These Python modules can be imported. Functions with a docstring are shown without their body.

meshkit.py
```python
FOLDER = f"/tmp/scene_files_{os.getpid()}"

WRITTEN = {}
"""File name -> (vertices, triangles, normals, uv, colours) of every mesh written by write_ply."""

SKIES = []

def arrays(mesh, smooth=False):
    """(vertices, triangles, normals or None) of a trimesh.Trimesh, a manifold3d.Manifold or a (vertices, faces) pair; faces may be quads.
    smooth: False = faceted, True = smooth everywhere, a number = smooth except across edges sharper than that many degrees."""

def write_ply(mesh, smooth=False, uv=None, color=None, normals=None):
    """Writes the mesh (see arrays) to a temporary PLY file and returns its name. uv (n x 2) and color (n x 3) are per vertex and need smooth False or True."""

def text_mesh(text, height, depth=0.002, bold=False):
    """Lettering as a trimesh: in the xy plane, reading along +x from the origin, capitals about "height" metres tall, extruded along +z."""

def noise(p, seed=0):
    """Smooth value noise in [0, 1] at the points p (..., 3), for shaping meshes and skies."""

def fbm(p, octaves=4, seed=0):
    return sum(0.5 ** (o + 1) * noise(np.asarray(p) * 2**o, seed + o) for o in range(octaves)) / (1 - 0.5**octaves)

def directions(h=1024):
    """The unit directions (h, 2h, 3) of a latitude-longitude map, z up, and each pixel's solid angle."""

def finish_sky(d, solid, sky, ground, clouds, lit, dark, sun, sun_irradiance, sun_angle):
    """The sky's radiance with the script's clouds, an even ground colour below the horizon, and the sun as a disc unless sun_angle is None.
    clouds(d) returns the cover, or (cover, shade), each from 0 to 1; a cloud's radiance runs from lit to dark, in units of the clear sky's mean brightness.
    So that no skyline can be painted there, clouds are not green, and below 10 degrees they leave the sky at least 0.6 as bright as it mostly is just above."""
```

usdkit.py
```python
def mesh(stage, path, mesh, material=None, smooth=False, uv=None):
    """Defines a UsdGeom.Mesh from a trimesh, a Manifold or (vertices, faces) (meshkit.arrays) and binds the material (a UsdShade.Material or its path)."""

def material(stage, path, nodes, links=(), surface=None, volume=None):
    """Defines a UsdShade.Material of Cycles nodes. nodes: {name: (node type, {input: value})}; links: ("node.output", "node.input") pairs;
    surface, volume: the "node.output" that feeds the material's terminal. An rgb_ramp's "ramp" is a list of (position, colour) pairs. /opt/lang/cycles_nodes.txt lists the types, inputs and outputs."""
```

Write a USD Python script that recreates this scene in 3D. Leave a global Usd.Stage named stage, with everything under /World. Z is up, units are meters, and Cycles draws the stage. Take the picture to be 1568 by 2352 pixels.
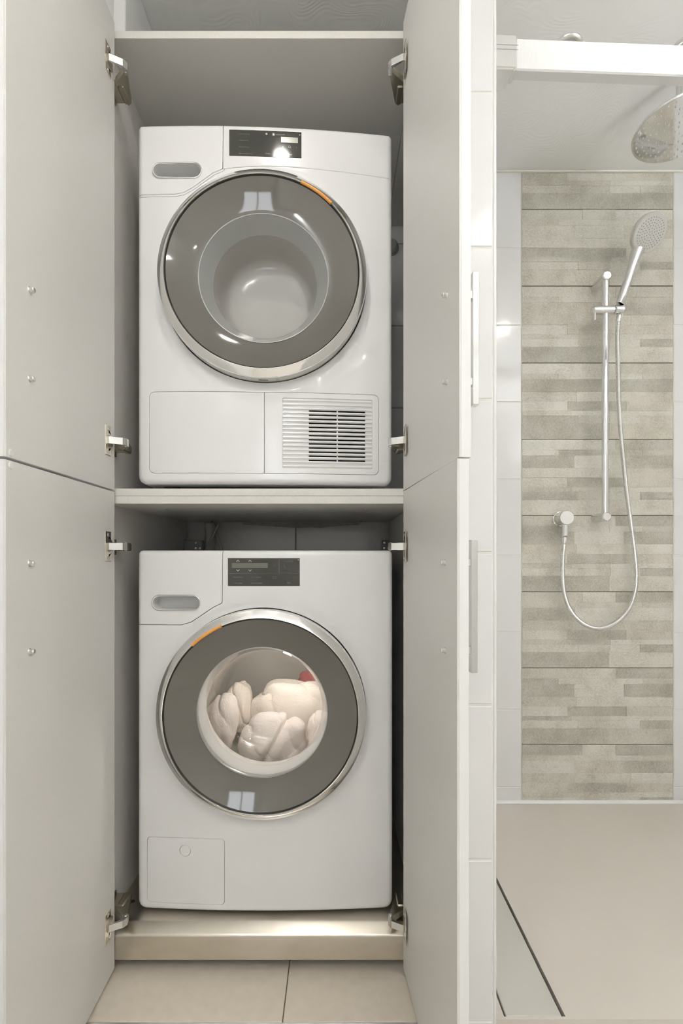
import math, random
import numpy as np, trimesh, manifold3d, usdkit, meshkit
import shapely
from shapely.geometry import Polygon, Point, LineString, box as sbox
from shapely.ops import unary_union
from scipy.spatial import Delaunay
from pxr import Usd, UsdGeom, UsdLux, UsdShade, Gf, Sdf, Vt

random.seed(7)
rng = np.random.default_rng(7)
stage = Usd.Stage.CreateInMemory()
UsdGeom.SetStageUpAxis(stage, UsdGeom.Tokens.z)
UsdGeom.SetStageMetersPerUnit(stage, 1.0)
world = UsdGeom.Xform.Define(stage, '/World')
stage.SetDefaultPrim(world.GetPrim())
UsdGeom.Scope.Define(stage, '/World/Looks')

# ---------------------------------------------------------------- camera, light, exposure
FPX = 1100.0                                   # focal length in pixels of a 1568-wide frame
cam = UsdGeom.Camera.Define(stage, '/World/camera')
cam.CreateHorizontalApertureAttr(36.0)
cam.CreateVerticalApertureAttr(54.0)
cam.CreateFocalLengthAttr(FPX / 1568 * 36)
cam.CreateHorizontalApertureOffsetAttr((784 - 776) / 1568 * 36)
cam.CreateVerticalApertureOffsetAttr((1278 - 1176) / 1568 * 36)
cam.CreateClippingRangeAttr(Gf.Vec2f(0.02, 50))
cam.AddTranslateOp().Set((0, 0, 0.93))
cam.AddRotateXOp().Set(90.0)
cam.CreateExposureAttr(0.84)

dome = UsdLux.DomeLight.Define(stage, '/World/sky')
dome.CreateIntensityAttr(0.6)
dome.CreateColorAttr(Gf.Vec3f(0.9, 0.95, 1.0))

# daylight entering by the window in the wall behind the camera
win = UsdLux.RectLight.Define(stage, '/World/window_daylight')
win.CreateWidthAttr(0.56)
win.CreateHeightAttr(0.76)
win.CreateIntensityAttr(1.0)
win.CreateColorAttr(Gf.Vec3f(0.97, 0.99, 1.0))
win.AddTranslateOp().Set((-0.20, -1.765, 1.65))
win.AddRotateXOp().Set(90.0)

LAMP_STRENGTH = 230.0
UPLIGHT = 112.0
LAMPS = [(-0.14, 0.49), (0.67, -0.32), (0.655, 1.372), (0.997, 1.372), (1.05, 0.55), (-0.14, -0.75), (0.67, -1.1)]
UNLIT = (2, 3)
CEIL = 2.387

# ---------------------------------------------------------------- naming and prims
used = {}
def numbered(path):
    if path not in used:
        used[path] = 0
        return path
    used[path] += 1
    return f'{path}_{used[path]:03d}'

def keys(prim, label=None, cat=None, group=None, kind=None):
    for k, v in (('label', label), ('category', cat), ('group', group), ('kind', kind)):
        if v:
            prim.SetCustomDataByKey(k, v)
    return prim

class Node:
    """A prim with the placement its meshes are written relative to (meshes come in world or in the thing's own metres)."""
    def __init__(self, path, base=(0, 0, 0)):
        self.path, self.base = path, np.array(base, float)

def thing(name, label, cat, base=(0, 0, 0), rotz=0.0, group=None, local=False):
    path = numbered('/World/' + name)
    x = UsdGeom.Xform.Define(stage, path)
    x.AddTranslateOp().Set(tuple(map(float, base)))
    if rotz:
        x.AddRotateZOp().Set(float(rotz))
    keys(x.GetPrim(), label, cat, group)
    return Node(path, (0, 0, 0) if local else base)

def structure(name, label=None, cat=None):
    path = numbered('/World/' + name)
    x = UsdGeom.Xform.Define(stage, path)
    keys(x.GetPrim(), label, cat, kind='structure')
    return Node(path)

def vf(mesh):
    if hasattr(mesh, 'to_mesh'):
        m = mesh.to_mesh()
        return trimesh.Trimesh(np.array(m.vert_properties[:, :3]), np.array(m.tri_verts), process=False)
    if isinstance(mesh, (list, tuple)):
        return trimesh.util.concatenate([vf(m) for m in mesh])
    return mesh

def part(parent, name, mesh, mat, smooth=False, label=None, kind=None):
    mesh = vf(mesh).copy()
    mesh.remove_unreferenced_vertices()
    mesh.apply_translation(-parent.base)
    path = numbered(parent.path + '/' + name)
    m = usdkit.mesh(stage, path, mesh, mat, smooth=smooth)
    if label or kind:
        keys(m.GetPrim(), label, kind=kind)
    return Node(path, parent.base)

# ---------------------------------------------------------------- shapes
def cbox(x0, x1, y0, y1, z0, z1, c=0.001):
    lo, hi = np.array([x0, y0, z0], float), np.array([x1, y1, z1], float)
    c = min(c, 0.49 * (hi - lo).min())
    pts = []
    for s in np.ndindex(2, 2, 2):
        p = np.where(np.array(s) == 0, lo, hi)
        d = np.where(np.array(s) == 0, c, -c)
        for k in range(3):
            q = p + d
            q[k] = p[k]
            pts.append(q)
    return trimesh.convex.convex_hull(np.array(pts))

def hull(*pts):
    return trimesh.convex.convex_hull(np.vstack([np.asarray(p, float).reshape(-1, 3) for p in pts]))

def frame(d):
    d = np.asarray(d, float) / np.linalg.norm(d)
    a = np.array([0, 0, 1.0]) if abs(d[2]) < 0.9 else np.array([1.0, 0, 0])
    u = np.cross(a, d); u /= np.linalg.norm(u)
    return u, np.cross(d, u), d

def lathe(profile, origin, axis, n=48, closed=False):
    """Revolves (radius, distance along axis) pairs."""
    u, v, d = frame(axis)
    prof = np.array(profile, float)
    a = np.linspace(0, 2 * np.pi, n, endpoint=False)
    ring = np.cos(a)[:, None] * u + np.sin(a)[:, None] * v
    V = (np.asarray(origin, float) + prof[:, None, 0:1] * ring[None] + prof[:, None, 1:2] * d).reshape(-1, 3)
    F, m = [], len(prof)
    for i in range(m if closed else m - 1):
        j = (i + 1) % m
        for k in range(n):
            l = (k + 1) % n
            F += [[i * n + k, i * n + l, j * n + l], [i * n + k, j * n + l, j * n + k]]
    t = trimesh.Trimesh(V, F, process=False)
    t.merge_vertices()
    t.update_faces(t.nondegenerate_faces())
    return t

def rod(p, q, r, n=20, c=None):
    """Closed cylinder with softened rims from p to q."""
    p, q = np.asarray(p, float), np.asarray(q, float)
    L = np.linalg.norm(q - p)
    c = min(r * 0.18, L * 0.3) if c is None else c
    return fixw(lathe([(0, 0), (r - c, 0), (r, c), (r, L - c), (r - c, L), (0, L)], p, q - p, n))

def fixw(t):
    t.fix_normals()
    return t

def tube(points, radius, n=10, cap=True):
    P = np.asarray(points, float)
    R = np.broadcast_to(np.asarray(radius, float), (len(P),))
    T = np.gradient(P, axis=0)
    T /= np.linalg.norm(T, axis=1)[:, None]
    u, v, _ = frame(T[0])
    V = []
    a = np.linspace(0, 2 * np.pi, n, endpoint=False)
    for i in range(len(P)):
        u = u - T[i] * (u @ T[i]); u /= np.linalg.norm(u)
        v = np.cross(T[i], u)
        V.append(P[i] + R[i] * (np.cos(a)[:, None] * u + np.sin(a)[:, None] * v))
    m = len(P)
    V = np.vstack(V + [P[:1], P[-1:]])
    F = []
    for i in range(m - 1):
        for k in range(n):
            l = (k + 1) % n
            F += [[i * n + k, i * n + l, (i + 1) * n + l], [i * n + k, (i + 1) * n + l, (i + 1) * n + k]]
    if cap:
        for k in range(n):
            l = (k + 1) % n
            F += [[m * n, l, k], [m * n + 1, (m - 1) * n + k, (m - 1) * n + l]]
    return fixw(trimesh.Trimesh(V, F, process=False))

def spline(pts, step):
    from scipy.interpolate import CubicSpline
    P = np.asarray(pts, float)
    s = np.r_[0, np.cumsum(np.linalg.norm(np.diff(P, axis=0), axis=1))]
    cs = CubicSpline(s, P)
    return cs(np.arange(0, s[-1], step))

def extrude_y(poly, y0, y1):
    """A polygon in the (x, z) plane made into a solid from y0 to y1."""
    polys = getattr(poly, 'geoms', [poly])
    out = []
    for g in polys:
        m = trimesh.creation.extrude_polygon(g, y1 - y0, engine='earcut')
        v = m.vertices.copy()
        m.vertices = np.c_[v[:, 0], y0 + v[:, 2], v[:, 1]]
        out.append(m)
    return fixw(trimesh.util.concatenate(out))

def extrude_x(poly, x0, x1):
    """A polygon in the (y, z) plane made into a solid from x0 to x1."""
    m = trimesh.creation.extrude_polygon(poly, x1 - x0, engine='earcut')
    v = m.vertices.copy()
    m.vertices = np.c_[x0 + v[:, 2], v[:, 0], v[:, 1]]
    return fixw(m)

def rrect(x0, x1, z0, z1, r, res=6):
    return sbox(x0 + r, z0 + r, x1 - r, z1 - r).buffer(r, quad_segs=res)

def soften(poly, r):
    return poly.buffer(-r).buffer(2 * r).buffer(-r)

def sheet(poly, yfun, thick=0.014, rim=0.0012, step=0.004, grid=0.018, extra=()):
    """A moulded front panel: polygon in (x, z), front face at y = yfun(x, z), rounded rim, skirt going back by thick."""
    out = []
    for g in getattr(poly, 'geoms', [poly]):
        first = []
        for ln in (g.exterior, *g.interiors):
            n = max(8, int(ln.length / step))
            co = np.array(ln.coords)[:-1]
            pts = np.array([ln.interpolate(t, normalized=True).coords[0] for t in np.arange(n) / n])
            if len(co) < 400:
                d_ = np.linalg.norm(pts[:, None] - co[None], axis=2).min(1)
                pts = np.vstack([pts[d_ > .0012], co])
            first.append(pts)
        first = np.vstack(first)
        rings = [first]
        for d in (rim * 0.35, rim, *[e for e in extra if e > rim]):
            b = g.buffer(-d, join_style=2)
            if b.is_empty:
                continue
            sl_ = shapely.shortest_line(shapely.points(first), b.boundary)
            q = np.array([np.array(l_.coords)[1] for l_ in sl_])
            far = np.linalg.norm(q - first, axis=1) < d * 1.6
            rings.append(q[far])
        core = g.buffer(-max((rim, *extra)) - 0.004)
        x0, z0, x1, z1 = g.bounds
        gx, gz = np.meshgrid(np.arange(x0, x1, grid), np.arange(z0, z1, grid))
        gp = np.c_[gx.ravel(), gz.ravel()]
        if not core.is_empty:
            rings.append(gp[shapely.contains_xy(core, gp[:, 0], gp[:, 1])])
        P = np.unique(np.round(np.vstack(rings), 6), axis=0)
        T = Delaunay(P).simplices
        c = P[T].mean(1)
        T = T[shapely.contains_xy(g, c[:, 0], c[:, 1])]
        a = P[T]
        area = np.cross(a[:, 1] - a[:, 0], a[:, 2] - a[:, 0])
        T = T[np.abs(area) > 1e-12]
        flip = np.cross(P[T][:, 1] - P[T][:, 0], P[T][:, 2] - P[T][:, 0]) < 0
        T[flip] = T[flip][:, ::-1]
        lines = unary_union([g.exterior, *g.interiors])
        dist = shapely.distance(shapely.points(P), lines)
        e = np.clip((rim - dist) / rim, 0, 1)
        y = yfun(P[:, 0], P[:, 1]) + rim * (1 - np.sqrt(1 - e ** 2))
        V = np.c_[P[:, 0], y, P[:, 1]]
        F = [T]
        # skirt along the free edges
        E = np.vstack([T[:, [0, 1]], T[:, [1, 2]], T[:, [2, 0]]])
        keyed = {}
        for p_, q_ in E:
            keyed[(p_, q_)] = True
        free = np.array([(p_, q_) for p_, q_ in keyed if (q_, p_) not in keyed])
        n0 = len(V)
        back = V.copy(); back[:, 1] = y.max() + thick
        V = np.vstack([V, V, back])
        F.append(np.c_[free[:, 1] + n0, free[:, 0] + n0, free[:, 0] + 2 * n0])
        F.append(np.c_[free[:, 1] + n0, free[:, 0] + 2 * n0, free[:, 1] + 2 * n0])
        m = trimesh.Trimesh(V, np.vstack(F), process=False)
        m.remove_unreferenced_vertices()
        out.append(m)
    return trimesh.util.concatenate(out)

# ---------------------------------------------------------------- materials
def mat(name, base, rough=0.5, metal=0.0, noise=None, bump=None, coat=0.0, ior=1.5, spec=0.5, aniso=None, extra=None):
    """noise: (scale, colour2, detail); bump: (scale, strength, distance, stretch)."""
    path = '/World/Looks/' + name
    nodes = {'p': ('principled_bsdf', {'base_color': base, 'roughness': rough, 'metallic': metal, 'coat_weight': coat, 'coat_roughness': 0.05, 'ior': ior, 'specular_ior_level': spec, **(extra or {})})}
    links = []
    if noise or bump:
        nodes['tc'] = ('texture_coordinate', {})
    if noise:
        nodes['nm'] = ('mapping', {'scale': noise[3] if len(noise) > 3 else (1, 1, 1)})
        nodes['n'] = ('noise_texture', {'scale': noise[0], 'detail': noise[2], 'roughness': 0.6})
        nodes['r'] = ('rgb_ramp', {'ramp': [(0.3, base), (0.7, noise[1])]})
        links += [('tc.object', 'nm.vector'), ('nm.vector', 'n.vector'), ('n.fac', 'r.fac'), ('r.color', 'p.base_color')]
    if bump:
        nodes['bm'] = ('mapping', {'scale': bump[3] if len(bump) > 3 else (1, 1, 1)})
        nodes['bn'] = ('noise_texture', {'scale': bump[0], 'detail': 4.0, 'roughness': 0.6})
        nodes['b'] = ('bump', {'strength': bump[1], 'distance': bump[2]})
        links += [('tc.object', 'bm.vector'), ('bm.vector', 'bn.vector'), ('bn.fac', 'b.height'), ('b.normal', 'p.normal')]
    return usdkit.material(stage, path, nodes, links, surface='p.BSDF')

M = {}
M['laminate'] = mat('laminate', (0.73, 0.713, 0.685), 0.42, noise=(900, (0.70, 0.682, 0.65), 2.0, (1, 1, 0.4)), bump=(1200, 0.04, 0.001))
M['laminate_edge'] = mat('laminate_edge', (0.74, 0.72, 0.68), 0.5, noise=(400, (0.68, 0.66, 0.615), 3.0))
M['white_gloss'] = mat('white_gloss', (0.81, 0.81, 0.805), 0.25, noise=(60, (0.78, 0.78, 0.775), 3.0, (4, 4, 0.15)))
M['enamel'] = mat('enamel', (0.82, 0.815, 0.815), 0.22, coat=0.3)
M['enamel_inset'] = mat('enamel_inset', (0.74, 0.74, 0.735), 0.3)
M['chrome'] = mat('chrome', (0.78, 0.78, 0.77), 0.06, metal=1.0)
M['bezel_chrome'] = mat('bezel_chrome', (0.93, 0.93, 0.92), 0.10, metal=1.0)
M['satin_chrome'] = mat('satin_chrome', (0.78, 0.78, 0.77), 0.22, metal=1.0)
M['nickel'] = mat('nickel', (0.72, 0.67, 0.58), 0.22, metal=1.0)
M['dark_nickel'] = mat('dark_nickel', (0.52, 0.48, 0.38), 0.28, metal=1.0)
M['steel'] = mat('steel', (0.70, 0.66, 0.60), 0.27, metal=1.0, noise=(9, (0.62, 0.575, 0.50), 5.0, (1, 2, 2)), bump=(160, 0.02, 0.002, (0.05, 4, 4)))
M['drum_steel'] = mat('drum_steel', (0.50, 0.48, 0.44), 0.32, metal=0.4)
M['black_glass'] = mat('black_glass', (0.035, 0.033, 0.026), 0.06, coat=0.5)
M['lcd'] = mat('lcd', (0.15, 0.155, 0.125), 0.2)
M['lcd_light'] = mat('lcd_light', (0.30, 0.31, 0.25), 0.2)
M['print_bright'] = mat('print_bright', (0.75, 0.75, 0.70), 0.4)
M['print_dim'] = mat('print_dim', (0.17, 0.165, 0.14), 0.4)
M['print_black'] = mat('print_black', (0.03, 0.03, 0.03), 0.5)
M['smoked_glass'] = mat('smoked_glass', (0.120, 0.111, 0.095), 0.05, coat=0.6, ior=1.6)
M['grey_bowl'] = mat('grey_bowl', (0.40, 0.39, 0.37), 0.10, coat=0.6)
M['seal_grey'] = mat('seal_grey', (0.36, 0.365, 0.355), 0.12, coat=0.5)
M['orange'] = mat('orange', (0.80, 0.36, 0.075), 0.35)
M['dark'] = mat('dark', (0.02, 0.019, 0.016), 0.6)
M['grey_plastic'] = mat('grey_plastic', (0.36, 0.37, 0.36), 0.4)
M['cable'] = mat('cable', (0.58, 0.57, 0.54), 0.4)
M['white_plastic'] = mat('white_plastic', (0.74, 0.735, 0.70), 0.35)
M['rubber'] = mat('rubber', (0.08, 0.08, 0.08), 0.7)
M['gasket_grey'] = mat('gasket_grey', (0.60, 0.585, 0.56), 0.5)
M['wall_tile'] = mat('wall_tile', (0.80, 0.795, 0.79), 0.10, coat=0.3, bump=(7, 0.05, 0.003))
M['grout'] = mat('grout', (0.78, 0.77, 0.73), 0.85)
M['dark_grout'] = mat('dark_grout', (0.16, 0.14, 0.11), 0.9)
M['plaster'] = mat('plaster', (0.86, 0.855, 0.84), 0.8)
M['ivory'] = mat('ivory', (0.82, 0.80, 0.72), 0.4)
M['floor_tile'] = mat('floor_tile', (0.76, 0.685, 0.585), 0.35, noise=(45, (0.70, 0.63, 0.53), 6.0))
M['tray_stone'] = mat('tray_stone', (0.66, 0.61, 0.55), 0.22, noise=(3, (0.635, 0.595, 0.53), 3.0))
M['tray_cover'] = mat('tray_cover', (0.59, 0.575, 0.52), 0.25, noise=(4, (0.56, 0.545, 0.495), 3.0))
M['aluminium'] = mat('aluminium', (0.80, 0.80, 0.80), 0.3, metal=0.8)
M['shower_face'] = mat('shower_face', (0.62, 0.61, 0.58), 0.35)
M['mortar'] = mat('mortar', (0.60, 0.58, 0.52), 0.9, noise=(60, (0.48, 0.46, 0.41), 4.0))
M['terry_white'] = mat('terry_white', (0.95, 0.855, 0.81), 0.95, bump=(420, 0.6, 0.004))
M['terry_cream'] = mat('terry_cream', (0.88, 0.80, 0.72), 0.95, bump=(420, 0.5, 0.004))
M['terry_red'] = mat('terry_red', (0.55, 0.16, 0.15), 0.95, bump=(420, 0.8, 0.005))

def ceiling_material():
    n = {'tc': ('texture_coordinate', {}), 'd': ('noise_texture', {'scale': 3.0, 'detail': 2.0}),
         'add': ('vector_math', {'math_type': 'multiply_add', 'vector2': (0.9, 0.9, 0.0)}),
         'v': ('voronoi_texture', {'scale': 2.6, 'feature': 'f1'}),
         'mul': ('math', {'math_type': 'multiply', 'value2': 140.0}), 'sin': ('math', {'math_type': 'sine'}),
         'n2': ('noise_texture', {'scale': 14.0, 'detail': 3.0}), 'm2': ('math', {'math_type': 'multiply'}),
         'b': ('bump', {'strength': 0.09, 'distance': 0.003}),
         'p': ('principled_bsdf', {'base_color': (0.88, 0.88, 0.855), 'roughness': 0.75})}
    links = [('tc.object', 'd.vector'), ('d.color', 'add.vector1'), ('tc.object', 'add.vector3'), ('add.vector', 'v.vector'), ('v.distance', 'mul.value1'), ('mul.value', 'sin.value1'),
             ('tc.object', 'n2.vector'), ('n2.fac', 'm2.value1'), ('sin.value', 'm2.value2'), ('m2.value', 'b.height'), ('b.normal', 'p.normal')]
    return usdkit.material(stage, '/World/Looks/ceiling_plaster', n, links, surface='p.BSDF')
M['ceiling'] = ceiling_material()

def stone_material(name, a, b, scratch, turn):
    n = {'tc': ('texture_coordinate', {}), 'rot': ('mapping', {'rotation': (0, turn, 0)}), 'st': ('mapping', {'scale': (1.0, 1.0, 2.3)}),
         'f': ('noise_texture', {'scale': 130.0, 'detail': 7.0, 'roughness': 0.72, 'distortion': 0.6}), 'c': ('noise_texture', {'scale': 11.0, 'detail': 4.0}),
         'mixf': ('mix_float', {'fac': 0.35}), 'r': ('rgb_ramp', {'ramp': [(0.30, tuple(0.42 * x for x in a)), (0.40, tuple(0.85 * x for x in b)), (0.47, b), (0.55, a), (0.75, tuple(min(1, 1.15 * x) for x in a))]}),
         'bf': ('noise_texture', {'scale': 150.0, 'detail': 8.0, 'roughness': 0.7}),
         'b': ('bump', {'strength': scratch, 'distance': 0.006}), 'p': ('principled_bsdf', {'roughness': 0.62})}
    links = [('tc.object', 'rot.vector'), ('rot.vector', 'st.vector'), ('st.vector', 'f.vector'), ('tc.object', 'c.vector'), ('f.fac', 'mixf.a'), ('c.fac', 'mixf.b'), ('mixf.result', 'r.fac'),
             ('r.color', 'p.base_color'), ('st.vector', 'bf.vector'), ('bf.fac', 'b.height'), ('b.normal', 'p.normal')]
    return usdkit.material(stage, '/World/Looks/' + name, n, links, surface='p.BSDF')
STONE = [stone_material('stone_a', (0.70, 0.675, 0.595), (0.60, 0.572, 0.49), 0.60, 0.6),
         stone_material('stone_b', (0.72, 0.695, 0.62), (0.63, 0.60, 0.52), 0.40, -0.5),
         stone_material('stone_c', (0.67, 0.645, 0.565), (0.56, 0.535, 0.455), 0.8, 0.8),
         stone_material('stone_d', (0.70, 0.662, 0.58), (0.60, 0.565, 0.48), 0.5, -0.8),
         stone_material('stone_e', (0.735, 0.715, 0.645), (0.655, 0.63, 0.555), 0.35, 0.3)]

def clear_glass(name, tint, gloss=1.0, haze=0.0, hazecol=(0.8, 0.8, 0.8)):
    n = {'lw': ('layer_weight', {'blend': 0.5}), 'pw': ('math', {'math_type': 'power', 'value2': 4.0}), 'f': ('math', {'math_type': 'multiply_add', 'value2': 0.55, 'value3': 0.035}), 't': ('transparent_bsdf', {'color': tint}), 'g': ('glossy_bsdf', {'color': (gloss,) * 3, 'roughness': 0.02}), 'm': ('mix_closure', {})}
    l = [('lw.facing', 'pw.value1'), ('pw.value', 'f.value1'), ('f.value', 'm.fac'), ('t.BSDF', 'm.closure1'), ('g.BSDF', 'm.closure2')]
    out = 'm.closure'
    if haze:
        n['d'] = ('principled_bsdf', {'base_color': hazecol, 'roughness': 0.12})
        n['m2'] = ('mix_closure', {'fac': haze})
        l += [('m.closure', 'm2.closure1'), ('d.BSDF', 'm2.closure2')]
        out = 'm2.closure'
    return usdkit.material(stage, '/World/Looks/' + name, n, l, surface=out)
M['clear_glass'] = clear_glass('clear_glass', (0.97, 0.97, 0.96))
M['rim_glass'] = clear_glass('rim_glass', (0.9, 0.9, 0.9), haze=0.26, hazecol=(0.74, 0.73, 0.71))
M['dryer_bowl'] = clear_glass('dryer_bowl', (0.8, 0.8, 0.78), haze=0.75, hazecol=(0.60, 0.585, 0.56))
M['bulb_glow'] = usdkit.material(stage, '/World/Looks/bulb_glow', {'e': ('emission', {'color': (0.975, 0.985, 1.0), 'strength': UPLIGHT})}, [], surface='e.emission')
M['drum_glow'] = usdkit.material(stage, '/World/Looks/drum_glow', {'e': ('emission', {'color': (1.0, 0.95, 0.90), 'strength': 190.0})}, [], surface='e.emission')
M['lamp_glow'] = usdkit.material(stage, '/World/Looks/lamp_glow', {'e': ('emission', {'color': (1.0, 0.95, 0.88), 'strength': LAMP_STRENGTH})}, [], surface='e.emission')

# ---------------------------------------------------------------- the room
XL, XR, YB = -0.62, 1.72, -1.75
ce = structure('ceiling', 'off-white ceiling with swirled hand-trowelled plaster')
part(ce, 'plaster', cbox(XL - .1, XR + .1, YB - .1, 1.95, CEIL, CEIL + .06, .001), M['ceiling'])

fl = structure('floor', 'cream bathroom floor tiles with a thin dark joint before the lower cabinet')
part(fl, 'screed', cbox(XL - .1, XR + .1, YB - .1, .945, -.09, -.012, .001), M['tray_stone'])
part(fl, 'grout', cbox(-.61, .2985, .957, 1.69, -.05, -.0035, .001), M['dark_grout'])
for x0, x1 in ((-.61, -.1119), (-.1101, .2985)):
    part(fl, 'tile', cbox(x0, x1, .9575, 1.56, -.02, 0, .0012), M['floor_tile'])
    part(fl, 'tile', cbox(x0, x1, 1.562, 1.69, -.02, 0, .0012), M['floor_tile'])
t1 = structure('trim_1', 'silver metal edge profile in front of the cream floor tiles')
part(t1, 'profile', [cbox(-.60, .2985, .9465, .9565, -.02, .0006, .0015)], M['aluminium'])

wl = structure('wall_left')
part(wl, 'plaster', cbox(XL - .1, XL, YB, 1.09, -.05, CEIL, .001), M['plaster'])
wn = structure('wall_niche', 'white plastered niche wall left of and above the cabinets')
part(wn, 'plaster', cbox(XL - .1, -.545, 1.09, 1.95, -.05, CEIL, .001), M['plaster'])
part(wn, 'boxing', cbox(-.5452, -.515, 1.16, 1.70, 2.125, CEIL, .002), M['plaster'])
wr = structure('wall_right')
part(wr, 'plaster', cbox(XR, XR + .1, YB, 1.95, -.05, CEIL, .001), M['plaster'])
wb = structure('wall_rear')
for b in (cbox(XL - .1, -.50, YB - .1, YB, -.05, CEIL, .001), cbox(.10, XR, YB - .1, YB, -.05, CEIL, .001), cbox(-.50, .10, YB - .1, YB, -.05, 1.25, .001), cbox(-.50, .10, YB - .1, YB, 2.05, CEIL, .001)):
    part(wb, 'plaster', b, M['plaster'])
wd = structure('window_1', 'white framed window behind the camera')
for b in (cbox(-.50, -.46, YB - .03, YB + .02, 1.25, 2.05, .003), cbox(.06, .10, YB - .03, YB + .02, 1.25, 2.05, .003), cbox(-.46, .06, YB - .03, YB + .02, 1.25, 1.29, .003), cbox(-.46, .06, YB - .03, YB + .02, 2.01, 2.05, .003)):
    part(wd, 'frame', b, M['white_gloss'])
part(wd, 'mullion', cbox(-.215, -.185, YB - .01, YB + .04, 1.29, 2.01, .003), M['white_gloss'])

# tiled wall behind the cabinets
wk = structure('wall_back', 'white tiled wall behind the washer and dryer cabinets')
part(wk, 'backing', cbox(-.545, .24, 1.70, 1.80, -.05, CEIL, .001), M['grout'])
xs = [-.545, -.1487, .24]
zs = [0.004 + 0.29 * k for k in range(9)]
for i in range(2):
    for k in range(8):
        part(wk, 'tile', cbox(xs[i] + .001, xs[i + 1] - .0012, 1.69, 1.701, zs[k] + .001, zs[k + 1] - .001, .0015), M['wall_tile'])
bead = [(-.335 + .41 * t, 1.043 - .008 * math.sin(math.pi * t) - .004 * meshkit.noise(np.array([[t * 9, 0, 0]]), 3)[0]) for t in np.linspace(0, 1, 30)]
part(wk, 'mortar_bead', extrude_y(Polygon([(-.335, 1.0475), *bead, (.075, 1.0475)]), 1.676, 1.6905), M['mortar'], label='rough grey mortar bead under the cabinet board')

# partition between cabinets and shower
wp = structure('wall_partition', 'narrow white tiled wall end between cabinets and shower')
part(wp, 'core', cbox(.235, .2985, .9102, 1.805, -.05, CEIL, .0005), M['grout'])
pj = [-.04, .0483, .354, .6474, .9366, 1.2275, 1.5167, 1.8101, 2.10, CEIL - .001]
for a, b in zip(pj[:-1], pj[1:]):
    part(wp, 'tile', cbox(.2368, .2936, .909, .9186, a + .0012, b - .0012, .0022), M['wall_tile'], smooth=30)
    part(wp, 'tile', cbox(.2980, .3005, .924, 1.80, a + .001, b - .001, .001), M['wall_tile'])
t2 = structure('trim_2', 'white rounded corner profile on the tiled wall end')
pm = trimesh.creation.extrude_polygon(sbox(.2968, .9118, .2985, .921).buffer(.0026, quad_segs=6), CEIL + .03, engine='earcut')
pm.apply_translation((0, 0, -.03))
part(t2, 'profile', pm, M['white_gloss'], smooth=40)

# shower wall: white tiles either side of a column of ribbed stone tiles
ws = structure('wall_shower', 'shower wall with grey-beige split-stone tiles between white tiles')
part(ws, 'core', cbox(.2986, XR, 1.8113, 1.92, -.05, CEIL, .001), M['grout'])
part(ws, 'grout', cbox(.6945, 1.2655, 1.8108, 1.8130, 0.0, CEIL - .008, .0003), M['dark_grout'], label='dark joints of the stone tiles')
wz = [.0003, .0579, .3508, .6437, .9333, 1.2212, 1.5141, 1.8037, 2.095, 2.384]
for x0, x1 in ((.301, .6922), (1.2688, 1.7195)):
    for a, b in zip(wz[:-1], wz[1:]):
        part(ws, 'tile', cbox(x0, x1, 1.810, 1.8235, a + .0012, b - .0012, .0018), M['wall_tile'], smooth=30)
part(ws, 'top_trim', cbox(.301, XR, 1.803, 1.823, 2.3795, CEIL - .0005, .001), M['ivory'])
for x in (.6934, 1.2670):
    part(ws, 'edge_trim', cbox(x - .0011, x + .0011, 1.809, 1.823, .001, 2.3795, .0005), M['ivory'])
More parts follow.
